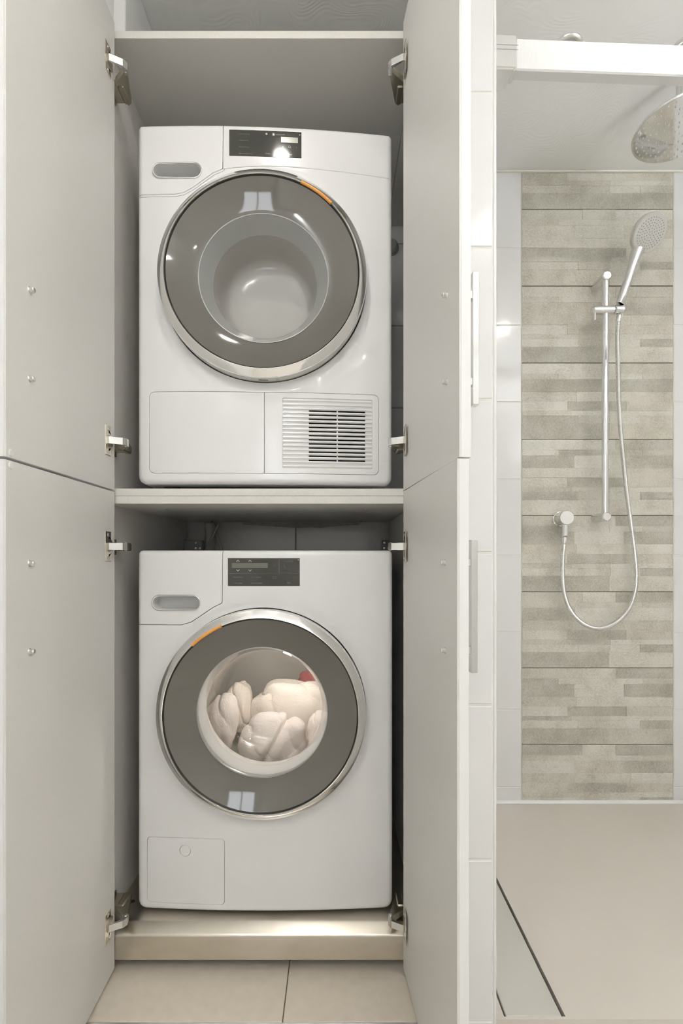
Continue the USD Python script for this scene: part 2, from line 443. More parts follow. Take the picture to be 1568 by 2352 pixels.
HGT = np.array([97, 52, 118, 92, 88, 45, 73, 147], float); HGT /= HGT.sum()
CUT = [[0, .40, .62, 1], [0, .24, .58, .8, 1], [0, .346, .675, 1], [0, .36, .72, 1], [0, .30, .69, 1], [0, .325, .585, 1], [0, .371, .583, .782, 1], [0, .577, 1]]
TON = [[0, 1, 2], [3, 1, 4, 0], [2, 4, 2], [0, 1, 3], [1, 2, 3], [0, 3, 4], [1, 0, 4, 2], [2, 1]]
sz = [.0012, .2192, .5088, .7967, 1.0847, 1.3726, 1.6606, 1.9502, 2.2414, 2.3795]
for k, (a, b) in enumerate(zip(sz[:-1], sz[1:])):
    a, b = a + .0013, b - .0013
    st = part(ws, 'stone_tile', cbox(.6952, 1.2648, 1.8125, 1.8205, a, b, .0004), STONE[k % 3])
    top = b if k else b
    full = .2865
    # the same ribbed mould in every tile; the lowest and uppermost tiles are cut short
    z = b if k < len(sz) - 2 else a + full
    for row, h in enumerate(HGT):
        z1, z0 = z, z - h * full
        z = z0
        z0c, z1c = max(z0, a), min(z1, b)
        if z1c - z0c < .004:
            continue
        for j in range(len(CUT[row]) - 1):
            x0, x1 = .6952 + .5696 * CUT[row][j], .6952 + .5696 * CUT[row][j + 1]
            out = rng.uniform(0, .0018)
            tone = TON[row][j] if rng.random() < .7 else int(rng.integers(5))
            part(st, 'strip', cbox(x0 + .00003, x1 - .00003, 1.8100 - out, 1.8127, z0c + .00003, z1c - .00003, .0004), STONE[tone])
t3 = structure('trim_3', 'white sealant bead along the foot of the shower wall')
part(t3, 'bead', extrude_x(Polygon([(1.8098, .0005), (1.8098, .010), (1.806, .0085), (1.801, .004), (1.799, .0005)]), .301, XR), M['white_gloss'], smooth=50)

# ---------------------------------------------------------------- shower floor
tr = thing('shower_tray', 'large beige stone-look shower tray with slotted drain cover', 'shower tray', (1.0, 1.35, -.04))
hole = trimesh.creation.box((.1200, .8, .06))
man = lambda t: manifold3d.Manifold(manifold3d.Mesh(np.asarray(t.vertices, np.float32), np.asarray(t.faces, np.uint32)))
tray = man(trimesh.creation.box(bounds=((.301, .962, -.045), (1.7195, 1.8095, 0)))) - man(trimesh.creation.box(bounds=((.3355, .968, -.03), (.4595, 1.76, .01))))
part(tr, 'basin', tray, M['tray_stone'])
part(tr, 'drain_channel', cbox(.336, .459, .9685, 1.7595, -.0299, -.024, .0005), M['dark'])
part(tr, 'drain_cover', [cbox(.3395, .4525, .969, 1.757, -.012, .0005, .0015), cbox(.36, .43, 1.0, 1.05, -.0245, -.011, .001), cbox(.36, .43, 1.65, 1.70, -.0245, -.011, .001)], M['tray_cover'], label='long drain cover plate of greyer stone')

# ---------------------------------------------------------------- cabinets
DOOR_LEN, T = .362, .018
def board(parent, name, b, m=None, edge=True, label=None):
    """A cabinet board with a lighter edge band on its front."""
    x0, x1, y0, y1, z0, z1 = b
    p = part(parent, name, cbox(x0, x1, y0 + (.0012 if edge else 0), y1, z0, z1, .0004), m or M['laminate'], label=label)
    if edge:
        part(p, 'edge_band', cbox(x0, x1, y0, y0 + .0013, z0 + .0001, z1 - .0001, .0004), M['laminate_edge'])
    return p

def door(parent, rear, near, sx, z0, z1, studs, handle_z, bumpers=()):
    """rear, near: (x, y) of the inner face's edges; sx: the side the outer face looks to."""
    rear, near = np.array(rear), np.array(near)
    d = (near - rear) / np.linalg.norm(near - rear)
    nrm = np.array([-d[1], d[0]]); nrm *= np.sign(nrm[0]) * sx           # towards the outer face
    def slab(a, b, t0, t1, za, zb, c=.0006):
        m = cbox(a, b, t0, t1, za, zb, c)
        v = m.vertices
        xy = rear + v[:, :1] * d + v[:, 1:2] * nrm
        return fixw(trimesh.Trimesh(np.c_[xy, v[:, 2]], m.faces, process=False))
    def at(a, t, z):
        return np.array([*(rear + a * d + t * nrm), z])
    L = np.linalg.norm(near - rear)
    dn = part(parent, 'door', slab(0, L, 0, .0030, z0, z1), M['laminate'])
    part(dn, 'outer_face', slab(0, L, .0030, T, z0, z1), M['white_gloss'], label='white glossy outer face and edges')
    a = L - .058
    for z in studs:
        part(dn, 'screw', fixw(lathe([(0, -.0075), (.0032, -.0075), (.0042, -.0062), (.0042, -.0012), (.0055, 0)], at(a, 0, z), [*nrm, 0], 16)), M['satin_chrome'], smooth=35)
    zc, hl = handle_z
    hb = [slab(a - .0075, a + .0075, T + .022, T + .033, zc - hl, zc + hl, .001)]
    for z in studs:
        hb.append(slab(a - .006, a + .006, T, T + .0225, z - .006, z + .006, .0008))
    part(dn, 'handle', hb, M['chrome'], label='square chrome bar handle')
    for z in bumpers:
        part(dn, 'bumper_pad', fixw(lathe([(0, -.0016), (.0045, -.0016), (.006, 0)], at(L - .012, 0, z), [*nrm, 0], 18)), M['white_plastic'], smooth=35)
    return dn

def hinge(parent, xin, s, wall, z):
    """Concealed hinge: xin inner face of the open door, s towards the opening, wall the inside of the side board."""
    P = lambda u, y, zz: np.array([xin + s * u, y, z + zz])
    def bx(u0, u1, y0, y1, a, b, c=.001):
        xa, xb = sorted((xin + s * u0, xin + s * u1))
        return cbox(xa, xb, y0, y1, z + a, z + b, c)
    pl = [bx(0.0001, .0022, 1.021, 1.047, -.0325, .0325, .0012), fixw(lathe([(0, .0022), (.0165, .0022), (.0175, .0012), (.0175, 0)], P(.0001, 1.0375, 0), (s, 0, 0), 24)),
          hull(P(.0005, 1.036, -.024), P(.0005, 1.036, .024), P(.0022, 1.036, -.024), P(.0022, 1.036, .024), P(.0005, 1.0555, -.008), P(.0005, 1.0555, .008), P(.0022, 1.0555, -.008), P(.0022, 1.0555, .008))]
    h = part(parent, 'hinge', pl, M['nickel'], smooth=25)
    for zz in (-.025, .025):
        part(h, 'screw', fixw(lathe([(0, .0036), (.002, .0037), (.0036, .0030), (.0042, .0021)], P(0, 1.034, zz), (s, 0, 0), 14)), M['satin_chrome'], smooth=35)
    part(h, 'cup', fixw(lathe([(.0, .0024), (.0125, .0024), (.013, .0022)], P(0, 1.038, 0), (s, 0, 0), 24)), M['dark_nickel'])
    w = .0075
    arm = [hull(*[P(u, y, zz) for u, y in ((.002, 1.030), (.006, 1.029), (.030, 1.041), (.026, 1.046)) for zz in (-w, w)]),
           hull(*[P(u, y, zz) for u, y in ((.026, 1.046), (.0305, 1.041), (.036, 1.050), (.034, 1.062), (.026, 1.062)) for zz in (-w * 1.06, w * 1.06)])]
    part(h, 'arm', arm, M['satin_chrome'], label='bright bent hinge arm')
    for zz in (-w * 1.12, w * 1.12):
        part(h, 'pivot', rod(P(.030, 1.056, zz * .93), P(.030, 1.056, zz * 1.12), .0024, 10), M['satin_chrome'], smooth=35)
    wu = (wall - xin) * s                                               # negative: the wall lies behind the door face
    body = [hull(*[P(u, y, zz) for u, y in ((.026, 1.056), (.032, 1.060), (.024, 1.085), (.0115, 1.128), (.002, 1.134), (-.004, 1.080)) for zz in (-w * .92, w * .92)]),
            bx(-.004, .0118, 1.085, 1.131, -.0095, .0095, .003)]
    part(h, 'arm_body', body, M['dark_nickel'], label='dark nickel hinge body')
    mount = [bx(wu + .0002, wu + .003, 1.088, 1.112, -.0275, .0275, .001), bx(wu + .002, -.003, 1.086, 1.128, -.008, .008, .001), bx(wu + .001, wu + .0045, 1.096, 1.124, -.018, .018, .001)]
    part(h, 'mounting_plate', mount, M['dark_nickel'])
    for zz in (-.0225, .0225):
        part(h, 'screw', fixw(lathe([(0, .0046), (.0028, .0044), (.004, .003)], P(wu, 1.100, zz), (s, 0, 0), 12)), M['nickel'], smooth=35)

YF, YR = 1.0763, 1.655
LW, RW = -.5235, .176
RL = [((-.498, 1.068), (-.490, .706)), ((.1456, 1.068), (.179, .7075)), ((.1456, 1.068), (.1758, .7075))]
up = thing('upper_cabinet', 'open upper beige cupboard with two tall doors around the tumble dryer', 'cabinet', (-.17, 1.37, 1.066))
board(up, 'top_panel', (LW - T, RW - .0015, YF, 1.688, 2.0944, 2.1115))
board(up, 'filler_panel', (RW - .0005, .2335, YF, 1.688, 2.0944, 2.1115))
board(up, 'bottom_panel', (LW, .2335, YF, YR, 1.0662, 1.0826))
board(up, 'side_panel', (LW - T, LW - .0002, YF, YR, 1.0662, 2.0942))
board(up, 'side_rail', (RW + .0002, RW + T, YF, 1.15, 1.0828, 2.0942))
door(up, *RL[0], -1, 1.0778, 2.1196, (1.3549, 1.2133), (1.284, .106), (1.085,))
door(up, *RL[1], 1, 1.0766, 2.1196, (1.3474, 1.2092), (1.2776, .106))
for z in (2.004, 1.1805):
    hinge(up, -.4978, 1, LW, z)
    hinge(up, .1458, -1, RW, z)

lo = thing('lower_cabinet', 'open lower beige cupboard with two doors around the washing machine', 'cabinet', (-.17, 1.37, 0))
board(lo, 'top_panel', (LW, RW, YF, YR, 1.0484, 1.0657))
board(lo, 'side_panel', (LW - T, LW - .0002, YF, YR, .0985, 1.0657))
board(lo, 'side_panel', (RW + .0002, RW + T, YF, YR, .0985, 1.0657))
for x in (LW - T, RW + .0002):
    part(lo, 'foot_board', cbox(x, x + T - .0002, 1.12, 1.62, .0005, .0984, .0005), M['laminate'])
door(lo, *RL[0], -1, .0116, 1.0736, (.9189, .7782), (.8500, .106), (1.066,))
door(lo, *RL[2], 1, .0116, 1.0750, (.9203, .7800), (.8501, .106))
for z in (.9517, .1300):
    hinge(lo, -.4978, 1, LW, z)
    hinge(lo, .1458, -1, RW, z)
for x, y in ((-.427, 1.195), (.0695, 1.195), (-.4225, 1.608), (.077, 1.608)):
    part(lo, 'screw', fixw(lathe([(0, -.0022), (.0028, -.002), (.0042, 0)], (x, y, 1.0484), (0, 0, 1), 14)), M['satin_chrome'], smooth=35)
for x0, x1 in ((LW, -.462), (.150, RW)):
    s0 = cbox(x0, x1, 1.628, 1.652, .945, .985, .002)
    cb = part(lo, 'corner_bracket', s0, M['grey_plastic'], label='grey corner bracket at the back')
    for dx, dz in ((.0, .010), (.014, -.008), (.0, -.008)):
        xc = (x1 - .022 + dx) if x0 == LW else (x0 + .008 + dx)
        part(cb, 'screw', fixw(lathe([(0, -.003), (.0035, -.0025), (.0045, 0)], (xc, 1.628, .966 + dz), (0, 1, 0), 12)), M['satin_chrome'], smooth=35)

# ---------------------------------------------------------------- steel tray under the washing machine
dt = thing('drip_tray', 'brushed stainless steel tray with folded front under the washing machine', 'tray', (-.17, 1.37, 0))
prof = [(1.0700, .0285), (1.0700, .0785), (1.0706, .0812), (1.0722, .0836), (1.0748, .0852), (1.0930, .0965), (1.0975, .0978), (1.640, .0978), (1.640, .0958), (1.0985, .0958), (1.0940, .0946), (1.0757, .0832), (1.0738, .0823), (1.0727, .0807), (1.0722, .0785), (1.0722, .0285)]
part(dt, 'plate', extrude_x(Polygon(prof), LW + .0004, RW - .0002), M['steel'], smooth=40)
for x in (LW + .02, RW - .02):
    part(dt, 'leg', cbox(x - .018, x + .018, 1.20, 1.60, .0003, .0958, .001), M['steel'])
for x, y in ((-.4955, 1.155), (.153, 1.150)):
    part(dt, 'bolt', fixw(lathe([(0, .0012), (.005, .0012), (.0062, 0)], (x, y, .0978), (0, 0, 1), 14)), M['dark'], smooth=30)

# ---------------------------------------------------------------- the two machines
MW, MH, MD = .2990, .8410, .50
def outline_poly():
    o = rrect(-MW, MW, 0, MH, .010)
    b = rrect(-MW, MW, 0, .2, .020)
    return unary_union([sbox(-MW, .1, MW, .7), o.intersection(sbox(-1, .5, 1, 1)), b.intersection(sbox(-1, -1, 1, .15))]).buffer(.0001)
OUT = outline_poly()

def face_fun(cz, halo):
    ext = OUT.exterior
    def f(x, z):
        x, z = np.asarray(x, float), np.asarray(z, float)
        y = -.012 * (1 - (x / MW) ** 2)
        r = np.hypot(x + .004, z - cz)
        t = np.clip((.268 - r) / .022, 0, 1)
        y = y + halo * t * t * (3 - 2 * t)
        d = shapely.distance(shapely.points(np.c_[x.ravel(), z.ravel()]), ext).reshape(x.shape)
        R = .011
        e = np.clip((R - d) / R, 0, 1)
        return y + R * (1 - np.sqrt(np.clip(1 - e ** 2, 0, 1)))
    return f
EX = (.003, .0055, .008, .011, .015)

def writing(parent, fun, items, mat_, off=.0006):
    for txt, x, z, h in items:
        m = meshkit.text_mesh(txt, h, .0002)
        v = m.vertices.copy()
        X, Z = x + v[:, 0], z + v[:, 1]
        m.vertices = np.c_[X, fun(X, Z) - off - v[:, 2], Z]
        part(parent, 'lettering', fixw(m), mat_)

def plate(fun, x0, x1, z0, z1, off, th=.0006):
    g = sbox(x0, z0, x1, z1)
    m = extrude_y(g, 0, th)
    v = m.vertices.copy()
    m.vertices = np.c_[v[:, 0], fun(v[:, 0], v[:, 2]) - off + (v[:, 1] - th), v[:, 2]]
    return fixw(m)

def stroke(fun, pts, w, off):
    g = LineString(pts).buffer(w / 2, cap_style=2, join_style=2).segmentize(.006)
    m = extrude_y(g, 0, .0003)
    v = m.vertices.copy()
    m.vertices = np.c_[v[:, 0], fun(v[:, 0], v[:, 2]) - off - v[:, 1], v[:, 2]]
    return fixw(m)

def capsule(cx, cz, w, h):
    return LineString([(cx - w / 2 + h / 2, cz), (cx + w / 2 - h / 2, cz)]).buffer(h / 2, quad_segs=10)

def machine(node, cz, dispenser, fascia, lower, window, accent, kind):
    fun = face_fun(cz, .004)
    cx = -.004
    S = soften(dispenser, .005)
    gap = .0005
    rec = capsule(-.2063, .7188 if kind == 'washer' else .7310, .1150, .0365)
    door_hole = Point(cx, cz).buffer(.2405, quad_segs=32)
    main = OUT.difference(S.buffer(gap)).difference(door_hole)
    disp = OUT.intersection(S.buffer(-gap)).difference(rec.buffer(-.0018))
    # housing: a box with a round opening for the drum and a pocket for the drawer grip
    hs = man(cbox(-MW + .001, MW - .001, .040, MD, .004, MH - .001, .006))
    hs = hs - manifold3d.Manifold.cylinder(.5, .236, .236, 64).rotate((-90, 0, 0)).translate((cx, -.05, cz)) - man(trimesh.creation.box(bounds=((-.275, .03, .69), (-.14, .065, .76))))
    if kind == 'dryer':
        hs = hs - man(trimesh.creation.box(bounds=((.03, .03, .03), (.26, .12, .21))))
    part(node, 'housing', hs, M['enamel'])
    if fascia is not None:
        F = OUT.intersection(fascia).difference(S.buffer(gap))
        strip = OUT.intersection(S.buffer(.0050)).difference(S.buffer(gap)).difference(F.buffer(gap))
        strip = max(getattr(strip, 'geoms', [strip]), key=lambda q: q.area)
        main = main.difference(F.buffer(gap)).difference(strip.buffer(gap))
        F = F.difference(F.buffer(gap).exterior.buffer(gap * .5))
        main = max(getattr(main, 'geoms', [main]), key=lambda q: q.area)
        F = max(getattr(F, 'geoms', [F]), key=lambda q: q.area)
        fs = part(node, 'control_fascia', sheet(F, fun, extra=EX), M['enamel'], smooth=30)
        part(node, 'fascia_trim', sheet(strip, fun, rim=.0008), M['enamel'], smooth=30)
    for nm, g in lower:
        main = main.difference(g.buffer(gap))
    main = max(getattr(main, 'geoms', [main]), key=lambda q: q.area)
    fp = part(node, 'front_panel', sheet(main, fun, extra=EX, thick=.025), M['enamel'], smooth=30)
    dp = part(node, 'dispenser_drawer', sheet(disp, fun, extra=EX), M['enamel'], smooth=30)
    # grip pocket of the drawer
    wall = man(extrude_y(rec.buffer(-.0014), -.006, .034)) - man(extrude_y(rec.buffer(-.0032), -.02, .030))
    part(dp, 'grip_pocket', vf(wall), M['enamel_inset'], smooth=30)
    ring = np.array(rec.buffer(-.0008).exterior.coords)
    rp = np.c_[ring[:, 0], fun(ring[:, 0], ring[:, 1]) - .0004, ring[:, 1]]
    part(dp, 'grip_rim', tube(np.vstack([rp, rp[1:2]]), .0019, 8, cap=False), M['chrome'], smooth=True, label='chrome rim of the drawer grip')
    # the round door
    o, ob = (cx, -.016, cz), (cx, 0, cz)
    ax = (0, 1, 0)
    K = lambda pr: [(r * .986, y) for r, y in pr]
    dr = part(node, 'door', fixw(lathe(K([(.2400, .028), (.2430, -.002), (.2430, -.0155), (.2418, -.0172), (.226, -.0172), (.225, .028)]), o, ax, 128, closed=True)), M['white_plastic'], smooth=30)
    part(dr, 'chrome_bezel', fixw(lathe(K([(.2423, -.0168), (.2423, -.0190), (.2412, -.0212), (.2330, -.0272), (.2262, -.0315), (.2246, -.0318), (.2236, -.0300), (.2232, -.0235), (.226, -.0168)]), o, ax, 160, closed=True)), M['bezel_chrome'], smooth=25, label='polished chrome door ring')
    rr = np.linspace(.2228, .1525, 14)
    dish = [(r, -.0275 + .0275 * (1 - ((r - .1525) / .0703) ** 1.25)) for r in rr]
    part(dr, 'tinted_rim', fixw(lathe(K(dish + [(.1525, .004), (.20, -.004), (.2228, -.018)]), o, ax, 128, closed=True)), M['smoked_glass'], smooth=50, label='dished smoked-glass ring')
    part(dr, 'rim_seal', fixw(lathe(K([(.2236, -.0285), (.2222, -.0290), (.2205, -.0262), (.2232, -.022)]), o, ax, 128, closed=True)), M['dark'], smooth=40)
    if kind == 'washer':
        r1, y1 = .1395, .0340
        b1 = [(.1396, .0335), (.1385, .055), (.1350, .080), (.1290, .1000), (.1180, .1150), (.100, .1225), (.06, .1255), (.0005, .1262)]
    else:
        r1, y1 = .1262, .0360
        b1 = [(.1262, .0355), (.1235, .060), (.1195, .090), (.1150, .1080), (.1080, .1180), (.095, .1228), (.06, .1252), (.0005, .1260)]
    part(dr, 'inner_ring', fixw(lathe(K([(.1535, -.0012), (.1512, -.0012), (.1490, .0030), (r1, y1), (r1 + .001, y1 + .0012), (.1500, .0050)]), o, ax, 96, closed=True)), M['rim_glass'] if kind == 'washer' else M['seal_grey'], smooth=50)
    b2 = [(r + .0025 if r > .06 else r, y + .003) for r, y in b1][::-1]
    part(dr, 'glass_bowl', fixw(lathe(K(b1 + b2), o, ax, 96, closed=True)), M['clear_glass'] if kind == 'washer' else M['dryer_bowl'], smooth=50)
    a0, a1 = accent
    arc = [(cx + .2209 * math.sin(a), -.0476, cz + .2209 * math.cos(a)) for a in np.radians(np.linspace(a0, a1, 26))]
    part(dr, 'accent_strip', tube(arc, .0036, 10), M['orange'], smooth=40, label='small orange grip strip on the door ring')
    # drum
    part(node, 'gasket', fixw(lathe([(.232, .042), (.156, .010), (.156, .030), (.158, .085), (.175, .095), (.225, .078), (.2345, .078)], ob, ax, 64, closed=True)), M['gasket_grey'], smooth=40)
    drum = part(node, 'drum', fixw(lathe([(.2320, .080), (.2320, .415), (.18, .430), (.0005, .436), (.0005, .440), (.19, .436), (.2350, .420), (.2350, .080)], ob, ax, 64, closed=True)), M['drum_steel'], smooth=40)
    if kind == 'washer':
        part(node, 'drum_lamp', fixw(lathe([(0, -.002), (.0120, -.0015), (.0130, .0015), (0, .002)], (cx + .055, .0885, cz + .132), (-.30, .45, -.85), 24)), M['drum_glow'], label='small lamp shining into the drum')
    for k in range(3):
        a = math.radians(120 * k)
        c = np.array([cx + .215 * math.sin(a), 0, cz + .215 * math.cos(a)])
        t_ = np.array([math.cos(a), 0, -math.sin(a)]); n_ = np.array([math.sin(a), 0, math.cos(a)])
        part(drum, 'paddle', hull(*[c + t_ * w + n_ * h + np.array([0, y, 0]) for y in (.26, .39) for w, h in ((-.03, .012), (.03, .012), (-.012, -.010), (.012, -.010))]), M['drum_steel'])
    for x in (-.24, .24):
        for y in (.07, .44):
            part(node, 'foot', rod((x, y, -.0155 if kind == 'dryer' else -.0048), (x, y, .02), .02, 18), M['rubber'], smooth=35)
    return fun, fp, dr

# washing machine
WB = (-.171, 1.1225, .103)
wm = thing('washing_machine', 'white front-loading washing machine on the steel tray, laundry in its drum', 'washing machine', WB, local=True)
dispW = Polygon([(-.31, .86), (-.0970, .86), (-.0980, .7240), (-.0985, .7185), (-.1182, .7087), (-.1486, .6884), (-.1719, .6733), (-.1941, .6672), (-.31, .6672)])
flap = rrect(-.2750, -.0930, .0189, .1706, .008)
fun, fp, drw = machine(wm, .467, dispW, None, [('filter_flap', flap)], None, (-43.5, -23.0), 'washer')
fk = part(wm, 'filter_flap', sheet(flap.difference(Point(-.185, .1413).buffer(.0132)), lambda x, z: fun(x, z)), M['enamel'], smooth=30)
part(fk, 'latch', sheet(Point(-.185, .1413).buffer(.0126), lambda x, z: fun(x, z) + .0003), M['enamel'], smooth=30)
dp = part(wm, 'display', sheet(sbox(-.0844, .7584, .0822, .8230), lambda x, z: fun(x, z) - .0006, thick=.002, rim=.0004), M['black_glass'], smooth=30)
part(dp, 'screen', plate(fun, -.0753, .0085, .8002, .8117, .0008), M['lcd'])
for x in (-.0609, -.0329):
    part(dp, 'arrow', stroke(fun, [(x - .0035, .8146), (x, .8183), (x + .0035, .8146)], .0008, .0008), M['print_bright'])
    part(dp, 'arrow', stroke(fun, [(x - .0035, .7966), (x, .7929), (x + .0035, .7966)], .0008, .0008), M['print_bright'])
part(dp, 'line', stroke(fun, [(-.0814, .7876), (.0801, .7876)], .0006, .0008), M['lcd_light'])
part(dp, 'line', stroke(fun, [(.0347, .8189), (.0347, .7896)], .0006, .0008), M['lcd_light'])
writing(dp, fun, [('SingleWash', -.0723, .7775, .0030), ('Voorstrijken', -.0299, .7775, .0030), ('Extra water', -.0723, .7638, .0030), ('Extra functies', -.0309, .7638, .0030), ('OK', .0206, .8045, .0030), ('PowerWash', .0438, .8143, .0030), ('Start', .0519, .7645, .0032)], M['print_dim'], .0008)
part(dp, 'button', stroke(fun, [(.0196, .7760), (.0276, .7760), (.0276, .7805), (.0196, .7805), (.0196, .7760)], .0004, .0008), M['print_dim'])
part(dp, 'wave_mark', stroke(fun, [(.0448, .8065), (.0495, .8020)], .0008, .0008), M['print_dim'])
part(dp, 'indicator', extrude_y(Point(.0791, .8189).buffer(.0018), float(fun(.0791, .8189)) - .0012, float(fun(.0791, .8189)) - .0004), M['lcd_light'])

# tumble dryer
DB, DYAW = (-.1695, 1.132, 1.099), 2.45
td = thing('tumble_dryer', 'white tumble dryer with grey glass door and slotted vent, on the cupboard shelf', 'tumble dryer', DB, DYAW, local=True)
dispD = Polygon([(-.31, .86), (-.0988, .86), (-.1000, .7400), (-.1003, .7350), (-.1214, .7262), (-.1716, .6903), (-.1916, .6795), (-.2116, .6758), (-.31, .6755)])
fasc = Polygon([(-.0990, .86), (-.1003, .7350), (-.06, .7400), (-.0104, .7438), (.04, .7447), (.0914, .7436), (.1939, .7393), (.31, .7325), (.31, .86)])
pL = rrect(-.2713, .05, .0258, .2150, .012).intersection(sbox(-1, -1, -.0037, 1))
pR = rrect(-.10, .2662, .0252, .2150, .012).intersection(sbox(-.0029, -1, 1, 1))
fun, fp, drd = machine(td, .479, dispD, fasc, [('a', pL), ('b', pR)], None, (23.5, 45.0), 'dryer')
part(td, 'condenser_flap', sheet(pL, lambda x, z: fun(x, z)), M['enamel'], smooth=30)
gx0, gx1, gz0, gz1 = .0394, .2507, .0380, .2025
hole = rrect(gx0, gx1, gz0, gz1, .003)
vp = part(td, 'vent_panel', sheet(pR.difference(hole), lambda x, z: fun(x, z)), M['enamel'], smooth=30)
pitch = (gz1 - gz0) / 17
slots = unary_union([sbox(a, gz1 - pitch * (k + 1) - .0018, b, gz1 - pitch * (k + 1) + .0018) for k in range(2, 15) for a, b in ((.1006, .1662), (.1692, .2341))])
gm = extrude_y(sbox(gx0 - .002, gz0 - .002, gx1 + .002, gz1 + .002).difference(slots), 0, .002)
gm = gm.subdivide_to_size(.03)
v = gm.vertices.copy()
gm.vertices = np.c_[v[:, 0], v[:, 1] + .0020 - .012 * (1 - (v[:, 0] / MW) ** 2), v[:, 2]]
part(vp, 'grille_plate', gm, M['enamel_inset'])
part(vp, 'vent_cavity', cbox(.0980, .2370, .012, .10, gz0, gz1, .001), M['dark'])
for k in range(17):
    zc_ = gz1 - pitch * (k + .5)
    pts = []
    for x in np.linspace(gx0 + .0005, gx1 - .0005, 9):
        y0 = float(fun(x, zc_))
        pts.append((x, y0 + .0026, zc_))
    pr = tube(pts, .0029, 8)
    v = pr.vertices; v[:, 2] = zc_ + (v[:, 2] - zc_) * 1.0
    part(vp, 'slat', pr, M['enamel'], smooth=40)
dp = part(td, 'display', sheet(sbox(-.0848, .7656, .0833, .8265), lambda x, z: fun(x, z) - .0006, thick=.002, rim=.0004), M['black_glass'], smooth=30)
part(dp, 'screen', plate(fun, .0355, .0751, .7995, .8125, .0008), M['lcd_light'])
writing(dp, fun, [('Extra droog', -.0627, .8150, .0034), ('Kastdroog', -.0627, .8000, .0034), ('Strijkdroog', -.0627, .7846, .0034), ('Machinedroog', -.0627, .7695, .0034), ('Extra', -.0010, .7710, .0036), ('Start', .0507, .7705, .0036), ('ConnectAPP', .0235, .8165, .0026), ('<', .0385, .7880, .004), ('>', .0700, .7880, .004)], M['lcd'], .0008)
for x, z, r, m_ in ((.002, .8182, .0024, 'lcd_light'), (.0182, .8178, .0019, 'print_bright'), (.0792, .8195, .0018, 'lcd')):
    y = float(fun(x, z))
    part(dp, 'indicator', extrude_y(Point(x, z).buffer(r), y - .0012, y - .0004), M[m_])
a_ = np.linspace(0, 2 * np.pi, 24)
part(dp, 'indicator_ring', stroke(fun, [(.0182 + .0034 * math.cos(t), .8178 + .0034 * math.sin(t)) for t in a_], .0005, .0008), M['lcd_light'])
part(dp, 'magnifier', stroke(fun, [(.0550 + .0022 * math.cos(t), .7905 + .0022 * math.sin(t)) for t in a_] + [(.0587, .7868)], .0006, .0008), M['lcd'])
for txt, hh, xo, yb, bold in (('Miele', .0062, -.0005, -.0205, True), ('Type', .0022, .0290, -.0235, False), ('Nr.', .0022, .0290, -.0195, False), ('M-Nr.', .0022, .0290, -.0155, False)):
    tm = meshkit.text_mesh(txt, hh, .0002, bold)
    v = tm.vertices.copy()
    w_ = v[:, 0].max() if bold else 0
    ang = (v[:, 0] - w_ / 2 + xo) / .2396
    rad = .24005 + v[:, 2] * .5
    tm.vertices = np.c_[-.004 + rad * np.sin(ang), yb - v[:, 1], .479 - rad * np.cos(ang)]
    part(drd, 'lettering', fixw(tm), M['print_black'])

# ---------------------------------------------------------------- laundry in the washing machine
def towel(name, label, cat, c, size, m, seed, group=None, crease=None, squash=.85):
    s = trimesh.creation.icosphere(subdivisions=5)
    p = s.vertices.copy()
    q = np.sign(p) * np.abs(p) ** squash
    n = meshkit.fbm(p * 1.25 + seed * 7.3, 2, seed) - .5
    w = p[:, 0] * .8 + p[:, 2] * .6 + .55 * (meshkit.noise(p * 1.6 + seed, seed + 2) - .5)
    f = np.abs(np.sin(w * 3.4 + seed)) ** .7 - .6                     # soft folds
    t = meshkit.noise(p * 26, seed + 9) - .5                            # pile
    q = q * (1 + .42 * n + .13 * f + .035 * t)[:, None]
    if crease is not None:
        d = (p[:, 0] * crease[0] + p[:, 2] * crease[1]) - crease[2]
        q *= (1 - .24 * np.exp(-(d / .10) ** 2))[:, None]
    v = np.asarray(c) + q * np.asarray(size)
    th = thing(name, label, cat, (c[0], c[1], c[2] - size[2]), group=group)
    part(th, 'cloth', trimesh.Trimesh(v, s.faces, process=False), m, smooth=True)
LX = lambda x, y, z: (WB[0] + x, WB[1] + y, WB[2] + z)
towel('towel', 'fluffy white towel bunched up against the middle of the washer window', 'towel', LX(-.006, .186, .326), (.088, .046, .076), M['terry_white'], 1, crease=(.9, -.45, .05))
towel('towel', 'fluffy white towel folded upright at left in the washer window', 'towel', LX(-.138, .186, .376), (.035, .044, .072), M['terry_white'], 2)
towel('towel', 'fluffy white towel corner crumpled at right in the washer window', 'towel', LX(.124, .186, .346), (.035, .044, .058), M['terry_white'], 3)
towel('towel', 'cream towel lying folded behind the white towels in the washer', 'towel', LX(.040, .292, .365), (.112, .040, .098), M['terry_cream'], 4, squash=.7)
towel('towel', 'cream towel lump behind the left white towel in the washer', 'towel', LX(-.118, .290, .385), (.036, .042, .075), M['terry_cream'], 6)
towel('red_cloth', 'small red cloth behind the towels in the washer', 'cloth', LX(.085, .385, .430), (.038, .022, .038), M['terry_red'], 8)

